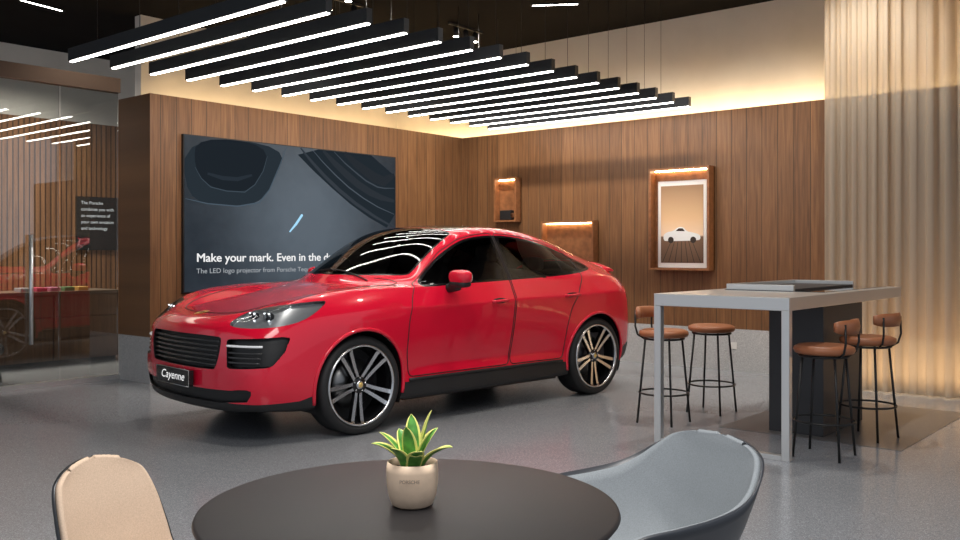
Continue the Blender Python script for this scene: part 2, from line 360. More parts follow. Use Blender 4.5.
def gradmat():
    m, n, l = new_mat('print_picture'); b = n['Principled BSDF']; b.inputs['Roughness'].default_value = 0.6
    tc = n.new('ShaderNodeTexCoord'); sp = n.new('ShaderNodeSeparateXYZ'); l.new(tc.outputs['Object'], sp.inputs[0])
    r = n.new('ShaderNodeValToRGB'); e = r.color_ramp.elements
    e[0].position = 0.0; e[0].color = (0.10, 0.055, 0.03, 1); e[1].position = 1.0; e[1].color = (0.32, 0.19, 0.10, 1)
    for p, c in ((0.38, (0.2, 0.11, 0.06)), (0.40, (0.85, 0.62, 0.42)), (0.6, (0.72, 0.46, 0.25))): q = e.new(p); q.color = (*c, 1)
    l.new(sp.outputs[2], r.inputs['Fac']); l.new(r.outputs['Color'], b.inputs['Base Color']); return m
box('print_sheet', -0.023, -0.02, -PW+0.02, PW-0.02, 0.06, PH-0.02, gradmat(), fp)
mdk = pmat('print_plank_dark', (0.03, 0.018, 0.012), 0.7)
for k in range(7):
    y = -0.26+k*0.087
    mesh('plank_line', [(-0.0236, y, 0.065), (-0.0236, y+0.010, 0.065), (-0.0236, y*0.45+0.005, 0.39), (-0.0236, y*0.45, 0.39)], [(0, 1, 2, 3)], mdk, fp)
cp = chaikin([(-0.225, 0.335), (-0.255, 0.36), (-0.245, 0.41), (-0.13, 0.44), (-0.07, 0.45), (-0.02, 0.505), (0.05, 0.505), (0.12, 0.455), (0.20, 0.445), (0.255, 0.41), (0.25, 0.345), (0.22, .33)], 1)
mesh('print_roadster', [(-0.0242, y, z) for y, z in cp], [tuple(range(len(cp)))], pmat('print_white', (0.8, 0.8, 0.78), 0.5), fp)
mesh('print_car_window', [(-0.0245, y, z) for y, z in ((-0.045, .452), (-.012, .488), (.04, .49), (.085, .455))], [(0, 1, 2, 3)], mdk, fp)
for y in (-0.155, 0.15):
    q = arc(y, 0.345, 0.04, 0.04, 0, 360, 16)[:-1]; mesh('print_wheel', [(-0.0248, a, b) for a, b in q], [tuple(range(16))], mdk, fp)
so = empty('wall_socket', (XW, 4.72, 0.30), 'small white wall socket on stone base', 'socket'); box('socket_plate', -0.008, 0, -0.04, 0.04, -0.04, 0.04, M_white, so, 0.002)

# ------------------------------------------------------------------ linear lights
zB = 3.12
first = empty('linear_light', (3.88, 0, zB), 'long black suspended bar light with white LED underside', 'light', group='suspended linear ceiling lights')
box('bar_housing', -0.028, 0.028, 5.02, 8.08, 0.008, 0.12, M_barbody, first)
box('light_strip', -0.016, 0.016, 5.03, 8.07, 0.0, 0.008, M_led, first)
for y in (5.4, 7.6): tube('cable', [(0, y, 0.12), (0, y, 4.5-zB)], 0.0025, M_blackmetal, first, seg=5)
for k in range(1, 16): copy_tree(first, (3.88+k*(9.75-3.88)/15, 0, zB), 0)
def spot(loc, n=2):
    e = empty('track_spotlight', loc, 'black ceiling track with small white spotlights', 'light')
    box('track', -0.35, 0.35, -0.015, 0.015, -0.03, 0.0, M_blackm, e)
    for k in range(n):
        x = -0.2+0.4*k/(max(n-1, 1))
        lathe('lamp_head', [(0.0, -0.05), (0.035, -0.05), (0.04, -0.17), (0.038, -0.17)], M_blackm, e, 20, 'z', (x, 0, 0))
        lathe('bulb', [(0.0, -0.172), (0.038, -0.172)], emat('spot_lamp', (1, 0.95, 0.85), 40), e, 20, 'z', (x, 0, 0))
        tube('stem', [(x, 0, -0.03), (x, 0, -0.06)], 0.01, M_blackm, e)
spot((9.4, 8.2, 4.5), 3); spot((7.4, 8.46, 4.5), 2); spot((6.9, 8.0, 4.5), 2)
for (x, y, r) in ((9.25, 6.6, -1.0), (5.16, 11.5, 0.2)):
    e = empty('recessed_light', (x, y, 4.5), 'short recessed white linear ceiling light', 'light', rotz=r)
    box('light_strip', -0.28, 0.28, -0.025, 0.025, -0.012, 0, M_led, e); box('light_frame', -0.3, 0.3, -0.035, -0.025, -0.014, 0, M_blackm, e)

# ------------------------------------------------------------------ curtain
cv = []; cf = []; NY = 800; y0, y1 = 3.42, -0.6; zs = [0.012, 1.0, 2.0, 3.0, 4.48]
ph = np.cumsum(np.random.uniform(0.6, 1.0, NY+1)*(1+.25*np.sin(np.arange(NY+1)*.021)))*0.31
am = 0.032+0.010*np.sin(np.arange(NY+1)*0.061)
for i in range(NY+1):
    y = y0+(y1-y0)*i/NY
    for k, z in enumerate(zs):
        cv.append((9.66+(am[i]-0.002*k)*math.sin(ph[i]+.16*k*math.sin(i*.03)), y+0.008*math.sin(2*ph[i]), z))
for i in range(NY):
    for k in range(4): cf.append((i*5+k, i*5+k+1, (i+1)*5+k+1, (i+1)*5+k))
cu = mesh('curtain', cv, cf, M_curtain, smooth=True); tag(cu, 'floor-length beige sheer pleated curtain', 'curtain')

# ------------------------------------------------------------------ bar table
bt = empty('bar_table', (6.05, 2.38, 0), 'high steel-framed bar table with dark glass inlay', 'table')
TX, TY, TZ = 2.58, 1.03, 1.11
TK = 0.09
box('tabletop', 0, TX, 0, TY, TZ-TK, TZ, M_steel, bt, 0.004)
box('glass_inlay', 0.95, TX-0.08, 0.10, TY-0.12, TZ, TZ+0.004, M_wedge, bt)
for (a, b, c, d) in ((0.98, 2.4, 0.88, 0.91), (0.98, 1.01, 0.35, 0.88), (2.37, 2.4, 0.35, 0.88)): box('tray_rim', a, b, c, d, TZ+.004, TZ+0.05, M_steel, bt, 0.002)
box('tray_base', 1.01, 2.37, 0.35, 0.88, TZ+.004, TZ+0.02, M_darkcab, bt, 0.002)
w_ = 0.055
box('leg', 0, w_, 0, w_, 0, TZ-TK, M_steel, bt, 0.003); box('leg', 0, w_, TY-w_, TY, 0, TZ-TK, M_steel, bt, 0.003)
box('floor_rail', 0, w_, w_, TY-w_, 0, 0.035, M_steel, bt, 0.003)
box('pedestal', 0.98, 1.9, 0.12, 0.55, 0.003, TZ-TK, M_darkcab, bt, 0.004)

# ------------------------------------------------------------------ bar stools
def stool(loc, rotz, back, label):
    e = empty('bar_stool', loc, label, 'stool', rotz, group='bar stools around high table')
    lathe('seat', [(0, 0.71), (0.16, 0.71), (0.195, 0.72), (0.205, 0.74), (0.2, 0.762), (0.17, 0.775), (0.08, 0.77), (0, 0.768)], M_leather, e, 40)
    for a in (45, 135, 225, 315):
        c, s = math.cos(math.radians(a)), math.sin(math.radians(a))
        tube('leg', [(0.155*c, 0.155*s, 0.715), (0.19*c, 0.19*s, 0.36), (0.225*c, 0.225*s, 0.0)], 0.0095, M_blackmetal, e)
    tube('foot_ring', [(0.203*math.cos(t*math.pi/16), 0.203*math.sin(t*math.pi/16), 0.25) for t in range(32)], 0.008, M_blackmetal, e, closed=True)
    tube('seat_ring', [(0.165*math.cos(t*math.pi/16), 0.165*math.sin(t*math.pi/16), 0.70) for t in range(32)], 0.009, M_blackmetal, e, closed=True)
    if back:
        V = []; F = []; n = 16
        for i in range(n+1):
            a = math.radians(-52+104*i/n)
            k = 1-abs(2*i/n-1)**6*0.35
            for (r, z) in ((0.195, 0.91-0.045*k), (0.225, 0.91-0.05*k), (0.235, 0.91), (0.225, 0.91+0.05*k), (0.195, 0.91+0.045*k), (0.188, 0.91)):
                V.append((-r*math.cos(a), r*math.sin(a), z))
        for i in range(n):
            for j in range(6): F.append((i*6+j, i*6+(j+1) % 6, (i+1)*6+(j+1) % 6, (i+1)*6+j))
        F += [tuple(range(6)), tuple(n*6+j for j in range(6))]
        mesh('backrest', V, F, M_leather, e, smooth=True)
        for a in (-35, 35):
            c, s = math.cos(math.radians(a)), math.sin(math.radians(a))
            tube('back_post', [(-0.165*c, 0.165*s, 0.70), (-0.215*c, 0.215*s, 0.73), (-0.235*c, 0.235*s, 0.80), (-0.23*c, 0.23*s, 0.93)], 0.008, M_blackmetal, e)
    return e
stool((6.80, 3.74, 0), math.radians(-90), True, 'black metal bar stool with cognac leather seat and low backrest')
stool((7.52, 3.66, 0), math.radians(-90), False, 'black metal bar stool with round cognac leather seat, backless')
stool((6.40, 2.27, 0), math.radians(90), True, 'black metal bar stool with cognac leather seat tucked against steel table')
stool((7.25, 2.24, 0.003), math.radians(80), True, 'black metal bar stool with cognac leather backrest near curtain')

# ------------------------------------------------------------------ round table + plant
rt = empty('round_table', (1.75, 1.725, 0), 'round black meeting table with central pedestal', 'table')
lathe('tabletop', [(0, 0.715), (0.53, 0.715), (0.553, 0.722), (0.56, 0.731), (0.557, 0.738), (0.55, 0.74), (0, 0.74)], M_tabletop, rt, 128)
lathe('pedestal', [(0.0, 0.715), (0.05, 0.715), (0.03, 0.68), (0.03, 0.05), (0.06, 0.03)], M_blackmetal, rt, 32)
lathe('base', [(0.0, 0.03), (0.26, 0.018), (0.27, 0.0), (0, 0.0)], M_blackmetal, rt, 64)
rt_d, rt_l = 2.45, -0.183
px_, py_ = 0.764*rt_d+0.645*rt_l, 0.645*rt_d-0.764*rt_l
pp = empty('potted_plant', (px_, py_, 0.74), 'snake plant with yellow-edged leaves in beige ceramic pot', 'plant')
lathe('pot', [(0, 0.0), (0.044, 0.0), (0.055, 0.006), (0.064, 0.03), (0.069, 0.06), (0.070, 0.095), (0.0675, 0.118), (0.063, 0.118), (0.062, 0.10), (0.06, 0.09)], M_pot, pp, 48)
lathe('soil', [(0, 0.100), (0.03, 0.102), (0.062, 0.097)], M_soil, pp, 32)
text('pot_text', 'PORSCHE', 0.013, pmat('pot_text_grey', (0.3, 0.24, 0.19), 0.6), Matrix.Rotation(math.radians(-49.8-2), 4, 'Z') @ Matrix.Translation((-0.026, -0.0715, 0.075)) @ Matrix.Rotation(math.radians(90), 4, 'X'), pp, width=0.052, bold=0.0003)
def leaf(az, lean, L, w, tw=0.3, base=0.015):
    V = []; F = []; mi = []; n = 12; cols = 8
    for i in range(n+1):
        t = i/n; ang = lean*(0.35+0.9*t)
        if i == 0: p = Vector((base, 0, 0.092)); 
        else: p = p + Vector((math.sin(ang), 0, math.cos(ang)))*(L/n)
        ww = w*(0.55+0.9*t)*(1-t**2.2)**0.8*1.0+0.0003
        nrm = Vector((-math.cos(ang), 0, math.sin(ang)))
        for j in range(cols+1):
            s = j/cols*2-1
            V.append(p + Vector((0, 1, 0))*s*ww + nrm*(0.35*ww*s*s))
    for i in range(n):
        for j in range(cols):
            F.append((i*(cols+1)+j, i*(cols+1)+j+1, (i+1)*(cols+1)+j+1, (i+1)*(cols+1)+j)); mi.append(1 if j in (0, cols-1) else 0)
    R = Matrix.Rotation(az, 4, 'Z') @ Matrix.Translation((base, 0, 0)) @ Matrix.Rotation(tw, 4, 'Z') @ Matrix.Translation((-base, 0, 0))
    V = [R @ v for v in V]
    o = mesh('leaf', V, F, None, pp, smooth=True, mats=[M_leaf, M_leafy], midx=mi)
    md = o.modifiers.new('t', 'SOLIDIFY'); md.thickness = 0.0015
    return o
cr = -49.8
spec = [(0, 1.1, .125), (180, 1.1, .125), (35, .65, .13), (150, .6, .12), (330, .5, .13), (285, .85, .095), (240, .8, .10), (90, .3, .15), (200, .75, .13), (20, .25, .165), (255, .25, .13), (310, 1.05, .09)]
for a, le, L in spec: leaf(math.radians(a+cr+random.uniform(-8, 8)), le, L, 0.028, random.uniform(-.5, .5), random.uniform(.008, .028))

# ------------------------------------------------------------------ shell chairs
def catmull(P, n):
    P = [np.array(p, float) for p in P]; out = []
    for i in range(len(P)-1):
        p0 = P[max(i-1, 0)]; p1 = P[i]; p2 = P[i+1]; p3 = P[min(i+2, len(P)-1)]
        for k in range(n):
            t = k/n; out.append(0.5*((2*p1)+(-p0+p2)*t+(2*p0-5*p1+4*p2-p3)*t*t+(-p0+3*p1-3*p2+p3)*t**3))
    out.append(P[-1]); return np.array(out)
def shell_chair(name, loc, rotz, label, rows, pad_mat, shell_mat, pw=2.4):
    e = empty(name, loc, label, 'chair', rotz)
    R = catmull(rows, 8); n = len(R); mcols = 40
    def grid(sw, u0, u1):
        return np.array([[(R[i][0]+(R[i][2]-R[i][0])*abs(s)**pw, s*R[i][4], R[i][1]+(R[i][3]-R[i][1])*abs(s)**pw) for s in np.linspace(-sw, sw, mcols+1)] for i in range(u0, u1)])
    def surf(off, sw, u0, u1):
        G = grid(sw, u0, u1); du = np.gradient(G, axis=0); dv = np.gradient(G, axis=1); N = np.cross(du, dv); N /= np.maximum(np.linalg.norm(N, axis=2, keepdims=True), 1e-9)
        if N[len(N)//4, mcols//2, 2] < 0: N = -N
        G = G+N*off; m = G.shape[0]
        V = G.reshape(-1, 3); F = [(i*(mcols+1)+j, i*(mcols+1)+j+1, (i+1)*(mcols+1)+j+1, (i+1)*(mcols+1)+j) for i in range(m-1) for j in range(mcols)]
        return V, F
    V, F = surf(0, 1.0, 0, n); o = mesh('shell', V, F, shell_mat, e, smooth=True)
    md = o.modifiers.new('s', 'SOLIDIFY'); md.thickness = 0.009; md.offset = 0
    V, F = surf(0.013, 0.978, 2, n-2); o = mesh('upholstery', V, F, pad_mat, e, smooth=True)
    md = o.modifiers.new('s', 'SOLIDIFY'); md.thickness = 0.017; md.offset = 0
    for sx in (-1, 1):
        for sy in (-1, 1):
            tube('leg', [(0.04*sx-0.02, 0.05*sy, 0.40), (0.16*sx, 0.17*sy, 0.2), (0.22*sx, 0.23*sy, 0.0)], 0.011, M_blackmetal, e)
    box('seat_mount', -0.09, 0.05, -0.08, 0.08, 0.385, 0.425, M_blackmetal, e, 0.005)
    return e
side_rows = [(.23, .415, .23, .425, .18), (.2, .437, .2, .455, .205), (.1, .44, .1, .47, .215), (-.02, .43, -.01, .47, .215), (-.12, .435, -.09, .485, .205), (-.185, .48, -.13, .52, .20), (-.215, .57, -.155, .585, .195), (-.24, .67, -.19, .675, .185), (-.262, .745, -.225, .745, .165), (-.272, .78, -.245, .775, .135), (-.278, .80, -.265, .795, .085), (-.279, .808, -.277, .806, .02)]
arm_rows = [(.27, .40, .31, .50, .25), (.245, .43, .30, .60, .30), (.15, .435, .24, .655, .33), (.02, .43, .12, .67, .34), (-.10, .43, .01, .68, .335), (-.19, .47, -.09, .695, .32), (-.235, .56, -.16, .72, .30), (-.265, .66, -.215, .755, .27), (-.29, .755, -.26, .79, .23), (-.30, .80, -.283, .81, .185), (-.306, .822, -.298, .825, .12), (-.308, .83, -.307, .83, .025)]
def C2R(l, d): return (0.764*d+0.645*l, 0.645*d-0.764*l, 0)
def facing(fl, fd): x = 0.764*fd+0.645*fl; y = 0.645*fd-0.764*fl; return math.atan2(y, x)
shell_chair('shell_chair', C2R(-0.92, 2.60), facing(.9, -.43), 'beige woven upholstered shell chair with black rim at round table', side_rows, M_tan, M_shellblack)
shell_chair('shell_armchair', C2R(0.51, 2.82), facing(-.9, -.4), 'grey woven upholstered shell armchair with dark edge', arm_rows, M_greyfab, M_shellrim, 2.8)

# ------------------------------------------------------------------ rear room
cb = empty('display_cabinet', (2.6, 11.5, 0), 'low dark wood cabinet behind glass partition', 'cabinet')
box('body', 0, 3.6, 0.02, 0.7, 0.05, 0.88, M_cab, cb); box('worktop', -0.02, 3.62, 0, 0.72, 0.88, 0.92, pmat('worktop_dark', (0.14, 0.10, 0.07), 0.3), cb)
box('plinth', 0.05, 3.55, 0.06, 0.66, 0, 0.05, M_blackm, cb)
for z in (.33, .6):
    for x in (0.0, .9, 1.8, 2.7): box('drawer_front', x+.012, x+.888, 0.005, 0.02, z-.255, z-.01, M_cab, cb, .002)
for x in (0.0, .9, 1.8, 2.7): box('drawer_front', x+.012, x+.888, 0.005, 0.02, .605, .865, M_cab, cb, .002)
for i, (x, c) in enumerate(((5.15, (.6, .08, .15)), (5.32, (.55, .2, .3)), (5.5, (.1, .25, .12)), (5.68, (.6, .35, .1)), (4.95, (.4, .4, .42)))):
    o = box('colour_sample', x, x+0.13, 11.62, 11.82, 0.92, 0.97, pmat('sample_paint', c, 0.3), None, 0.006); tag(o, 'glossy coloured paint sample tile on cabinet', 'sample', group='paint samples on the cabinet')
ip = empty('info_panel', (6.79, 13.998, 1.45), 'black wall panel with white paragraph text', 'sign')
box('panel', 0, 1.2, -0.04, 0, 0, 0.84, M_blackm, ip)
for k, s in enumerate(("The Porsche", 'combines you with', 'an experience of', 'your own emotion', 'and technology')):
    text('panel_text', s, 0.07, M_textw, Mt(0.07, 0.72-0.10*k, -0.043), ip)
lg = empty('lounge_chair', (3.9, 10.5, 0), 'black rounded lounge chair behind glass', 'chair', 0.5)
superell('seat', (0, 0, 0.36), (0.32, 0.32, 0.09), M_blackm, lg, 0.6); superell('backrest', (-0.26, 0, 0.58), (0.08, 0.32, 0.24), M_blackm, lg, 0.6)
for sx in (-1, 1):
    for sy in (-1, 1): tube('leg', [(0.2*sx, 0.2*sy, 0.3), (0.24*sx, 0.24*sy, 0)], 0.012, M_blackmetal, lg)

# ------------------------------------------------------------------ CAR
add_back_dark(M_paint)
car = empty('car', (3.92, 6.334, 0), 'glossy red coupe SUV with black and silver twin-spoke wheels', 'car', rotz=-math.atan2(.0993, .995))
ST = [
 [(.30,.74,.235),(.21,.87,.27),(.18,.92,.42),(.19,.925,.62),(.22,.885,.83),(.27,.80,.965),(.23,.60,.97),(.15,.42,.945),(.10,.21,.93),(.08,0,.925)],
 [(.5,.80,.22),(.5,.925,.26),(.5,.965,.44),(.5,.972,.68),(.5,.95,.90),(.5,.86,1.06),(.49,.67,1.05),(.46,.46,.997),(.44,.23,.992),(.43,0,.99)],
 [(.8,.80,.21),(.8,.955,.26),(.8,.990,.45),(.8,.998,.72),(.8,.985,.94),(.8,.88,1.108),(.8,.69,1.102),(.8,.46,1.052),(.78,.23,1.052),(.77,0,1.052)],
 [(1.12,.80,.20),(1.12,.95,.25),(1.12,.988,.45),(1.12,.998,.72),(1.12,.987,.96),(1.10,.885,1.128),(1.09,.71,1.127),(1.05,.48,1.095),(1.02,.24,1.10),(1.0,0,1.102)],
 [(1.4,.80,.20),(1.4,.935,.24),(1.4,.945,.45),(1.4,.975,.73),(1.4,.972,.965),(1.38,.885,1.13),(1.36,.73,1.143),(1.28,.50,1.132),(1.23,.25,1.14),(1.21,0,1.142)],
 [(1.72,.80,.20),(1.72,.935,.24),(1.72,.915,.47),(1.72,.955,.73),(1.72,.965,.965),(1.72,.89,1.13),(1.60,.75,1.18),(1.44,.53,1.185),(1.36,.26,1.19),(1.33,0,1.193)],
 [(2.08,.80,.20),(2.08,.935,.24),(2.08,.905,.47),(2.08,.945,.73),(2.08,.967,.97),(2.08,.89,1.135),(1.95,.71,1.39),(1.81,.51,1.435),(1.745,.25,1.45),(1.72,0,1.455)],
 [(2.45,.80,.20),(2.45,.935,.24),(2.45,.905,.47),(2.45,.945,.73),(2.45,.968,.98),(2.45,.89,1.145),(2.36,.655,1.565),(2.22,.47,1.617),(2.17,.24,1.635),(2.15,0,1.64)],
 [(2.85,.80,.20),(2.85,.935,.24),(2.85,.905,.47),(2.85,.947,.73),(2.85,.97,.99),(2.85,.89,1.155),(2.82,.645,1.605),(2.76,.46,1.655),(2.74,.24,1.67),(2.73,0,1.675)],
 [(3.25,.80,.20),(3.25,.935,.24),(3.25,.92,.47),(3.25,.960,.73),(3.25,.98,.995),(3.25,.895,1.165),(3.25,.63,1.565),(3.25,.45,1.625),(3.25,.23,1.64),(3.25,0,1.645)],
 [(3.62,.80,.21),(3.62,.945,.25),(3.62,.98,.46),(3.62,.993,.74),(3.62,.999,1.005),(3.62,.90,1.18),(3.66,.605,1.475),(3.7,.43,1.54),(3.71,.22,1.555),(3.72,0,1.56)],
 [(4.0,.80,.22),(4.0,.945,.27),(4.0,.985,.47),(4.0,1.0,.75),(4.0,1.0,1.015),(4.0,.885,1.19),(4.05,.58,1.36),(4.1,.41,1.42),(4.12,.2,1.435),(4.13,0,1.44)],
 [(4.35,.78,.27),(4.35,.91,.31),(4.35,.945,.49),(4.35,.955,.76),(4.35,.945,1.01),(4.36,.82,1.165),(4.40,.60,1.27),(4.43,.42,1.31),(4.45,.2,1.322),(4.46,0,1.325)],
 [(4.55,.70,.32),(4.56,.81,.36),(4.57,.85,.51),(4.57,.86,.75),(4.56,.84,.98),(4.57,.74,1.11),(4.63,.58,1.19),(4.70,.40,1.215),(4.72,.2,1.225),(4.73,0,1.228)],
]
FR = [ [(.22,.60,.225),(.17,.42,.215),(.14,.21,.21),(.13,0,.21)],
       [(.09,.70,.265),(.03,.46,.26),(.0,.22,.26),(-.01,0,.26)],
       [(.055,.73,.42),(0,.47,.41),(-.03,.23,.41),(-.04,0,.41)],
       [(.055,.73,.62),(.0,.47,.61),(-.025,.23,.61),(-.035,0,.61)],
       [(.085,.70,.84),(.025,.45,.845),(-.005,.22,.84),(-.02,0,.835)] ]
RR = [ [(4.64,.58,.32),(4.68,.42,.32),(4.70,.21,.32),(4.70,0,.32)],
       [(4.70,.62,.36),(4.76,.43,.36),(4.78,.22,.36),(4.79,0,.36)],
       [(4.74,.65,.51),(4.80,.44,.51),(4.83,.22,.51),(4.84,0,.51)],
       [(4.75,.66,.75),(4.82,.45,.75),(4.85,.22,.75),(4.86,0,.75)],
       [(4.71,.63,.99),(4.78,.43,1.0),(4.81,.22,1.0),(4.82,0,1.0)] ]
cv = []; key = {}; cf = []; creases = {}
def av(p):
    k = (round(p[0], 4), round(p[1], 4), round(p[2], 4))
    if k not in key: key[k] = len(cv); cv.append(list(k))
    return key[k]
def cre(a, b, w): creases[tuple(sorted((a, b)))] = w
for sgn in (1, -1):
    g = [[av((p[0], sgn*p[1], p[2])) for p in s] for s in ST]
    for j in range(len(g)-1):
        for i in range(9): cf.append((g[j][i], g[j+1][i], g[j+1][i+1], g[j][i+1]))
        cre(g[j][5], g[j+1][5], .75 if j >= 4 else .5)
        cre(g[j][1], g[j+1][1], .4)
        if 4 <= j < 12: cre(g[j][4], g[j+1][4], .8)
        if 4 <= j < 10: cre(g[j][2], g[j+1][2], .6)
        if j < 4: cre(g[j][6], g[j+1][6], .9); cre(g[j][7], g[j+1][7], .85)
        if j >= 5: cre(g[j][6], g[j+1][6], .35)
    for first_, grid_, base in ((True, FR, g[0]), (False, RR, g[-1])):
        G = [[base[r]]+[av((p[0], sgn*p[1], p[2])) for p in grid_[r]] for r in range(5)]+[[base[5+c] for c in range(5)]]
        for r in range(5):
            for c in range(4): cf.append((G[r][c], G[r][c+1], G[r+1][c+1], G[r+1][c]))
        for c in range(4):
            cre(G[5][c], G[5][c+1], .5); cre(G[1][c], G[1][c+1], .4)
            if not first_: cre(G[4][c], G[4][c+1], .4)
me = bpy.data.meshes.new('cage'); me.from_pydata(cv, [], cf)
bm = bmesh.new(); bm.from_mesh(me); bmesh.ops.recalc_face_normals(bm, faces=bm.faces)
lay = bm.edges.layers.float.get('crease_edge') or bm.edges.layers.float.new('crease_edge')
for e in bm.edges:
    k = tuple(sorted((e.verts[0].index, e.verts[1].index)))
    if k in creases: e[lay] = creases[k]
ncage = len(bm.verts); bm.to_mesh(me); bm.free()
cage = bpy.data.objects.new('cage', me); COL.objects.link(cage)
sub = cage.modifiers.new('s', 'SUBSURF'); sub.subdivision_type = 'CATMULL_CLARK'; sub.levels = 2
T = np.array(cv); C = T.copy()
def evald(level):
    sub.levels = level; bpy.context.view_layer.update()
    dg = bpy.context.evaluated_depsgraph_get(); ev = cage.evaluated_get(dg); m = ev.to_mesh()
    n = len(m.vertices); a = np.empty(n*3); m.vertices.foreach_get('co', a); a = a.reshape(-1, 3).copy()
    nr = np.empty(n*3); m.vertex_normals.foreach_get('vector', nr); nr = nr.reshape(-1, 3).copy()
    f = np.empty(len(m.polygons)*4, dtype=np.int64); m.polygons.foreach_get('vertices', f); f = f.reshape(-1, 4).copy()
    ev.to_mesh_clear(); return a, nr, f
for it in range(3):
    a, _, _ = evald(2)
    C += 0.75*(T-a[:ncage]); me.vertices.foreach_set('co', C.ravel()); me.update()
a3, n3, f3 = evald(3)
flip = (n3[:, 0]*(a3[:, 0]-2.4)).mean() < 0
bvh = BVHTree.FromPolygons([Vector(v) for v in a3], [tuple(int(i) for i in q) for q in f3])
P, Nn, Fq = evald(5)
if flip: Nn = -Nn; Fq = Fq[:, ::-1]
bpy.data.objects.remove(cage)

def sdf_poly(pts, q):
    A = np.array(pts); B = np.roll(A, -1, axis=0); n = len(q)
    best = np.full(n, 1e9); bg = np.zeros((n, 2)); inside = np.zeros(n, bool)
    for a, b in zip(A, B):
        e = b-a; w = q-a; t = np.clip((w@e)/(e@e+1e-12), 0, 1); dv = w-t[:, None]*e; d = np.linalg.norm(dv, axis=1)
        m = d < best; best[m] = d[m]; bg[m] = dv[m]
        c = ((a[1] > q[:, 1]) != (b[1] > q[:, 1])); 
        with np.errstate(divide='ignore', invalid='ignore'):
            xi = (b[0]-a[0])*(q[:, 1]-a[1])/(b[1]-a[1]+1e-15)+a[0]
        inside ^= (c & (q[:, 0] < xi))
    s = np.where(inside, -1, 1); g = bg/np.maximum(best, 1e-9)[:, None]*s[:, None]
    return best*s, g
def projA(kind, p):
    n = len(p); sg = np.where(p[:, 1] < 0, -1.0, 1.0); A = np.zeros((n, 2, 3))
    if kind == 'side': A[:, 0, 0] = 1; A[:, 1, 2] = 1
    if kind == 'top': A[:, 0, 0] = 1; A[:, 1, 1] = sg
    if kind == 'front': A[:, 0, 1] = sg; A[:, 1, 2] = 1
    if kind == 'diag': A[:, 0, 0] = 1; A[:, 0, 1] = sg; A[:, 1, 2] = 1
    return A
snapped = np.zeros(len(P), bool)
def fpoly(kind, pts, cond, off=0.0):
    def f(p, grad=False):
        A = projA(kind, p); q = np.einsum('nij,nj->ni', A, p)
        lo = np.array(pts).min(0)-0.1-abs(off); hi = np.array(pts).max(0)+0.1+abs(off)
        m = cond(p) & (q > lo).all(1) & (q < hi).all(1)
        d = np.full(len(p), 1.0); g = np.zeros((len(p), 2))
        if m.any():
            dd, gg = sdf_poly(pts, q[m]); d[m] = dd-off; g[m] = gg
        return (d, g, A) if grad else d
    return f
def snap(f, th=0.0052):
    global P
    d, g, A = f(P, True)
    m = (np.abs(d) < th) & ~snapped
    idx = np.nonzero(m)[0]
    if len(idx) == 0: return
    K = np.zeros((len(idx), 3, 3)); K[:, :2] = A[idx]; K[:, 2] = Nn[idx]
    rhs = np.zeros((len(idx), 3)); rhs[:, :2] = -d[idx][:, None]*g[idx]
    det = np.abs(np.linalg.det(K)); ok = det > 0.15
    dx = np.linalg.solve(K[ok], rhs[ok][:, :, None])[:, :, 0]
    L = np.linalg.norm(dx, axis=1); dx *= np.minimum(1, 0.012/np.maximum(L, 1e-9))[:, None]
    P[idx[ok]] += dx; snapped[idx[ok]] = True
hz = lambda z0, y0=0.0: (lambda p: (p[:, 2] > z0) & (np.abs(p[:, 1]) > y0))
DLO = chaikin([(1.70,1.145),(2.2,1.165),(2.8,1.185),(3.35,1.205),(3.72,1.23),(3.99,1.265),(4.0,1.285),(3.87,1.33),(3.68,1.405),(3.4,1.485),(3.1,1.535),(2.8,1.558),(2.5,1.545),(2.28,1.50),(2.0,1.37),(1.81,1.24),(1.70,1.16)], 2)
WS = chaikin([(1.38,-.3),(1.38,0),(1.42,.3),(1.51,.54),(1.645,.715),(1.72,.71),(1.96,.66),(2.24,.60),(2.26,.55),(2.21,.3),(2.18,0),(2.18,-.3)], 2)
ROOF = chaikin([(2.22,-.3),(2.22,0),(2.25,.3),(2.28,.52),(2.36,.56),(2.5,.53),(3.3,.49),(3.6,.43),(3.66,.3),(3.66,-.3)], 2)
RWIN = chaikin([(3.82,-.3),(3.82,.36),(4.3,.5),(4.42,.48),(4.40,-.3)], 2)
GR = chaikin([(-.2,.80),(.51,.80),(.565,.78),(.55,.66),(.51,.565),(.47,.55),(-.2,.55)], 1)
INT = [(.655,.775),(.69,.785),(1.26,.802),(1.32,.79),(1.27,.69),(1.17,.60),(1.12,.585),(.70,.57),(.665,.58)]
HL = chaikin([(.64,.885),(.72,.935),(.85,.98),(1.05,1.012),(1.3,1.035),(1.60,1.055),(1.62,1.035),(1.54,.97),(1.42,.91),(1.25,.877),(.98,.862),(.74,.865)], 1)
LOW = chaikin([(-.2,.405),(.62,.405),(.80,.43),(.86,.41),(.78,.31),(-.2,.31)], 1)
HOOD = chaikin([(.18,-.3),(.18,.25),(.24,.47),(.42,.60),(.75,.66),(1.2,.71),(1.57,.765),(1.50,.62),(1.39,.36),(1.35,0),(1.35,-.3)], 2)
D1 = [(1.50,.40),(1.46,.6),(1.47,.85),(1.52,1.02),(1.60,1.145),(1.70,1.19),(1.84,1.29),(2.02,1.42),(2.28,1.535),(2.5,1.58),(2.71,1.595),(2.73,1.15),(2.715,.8),(2.69,.40)]
D2 = [(2.71,.40),(2.735,.8),(2.75,1.15),(2.73,1.595),(3.1,1.57),(3.42,1.515),(3.72,1.43),(3.80,1.34),(3.74,1.17),(3.60,1.03),(3.49,.88),(3.44,.7),(3.40,.40)]
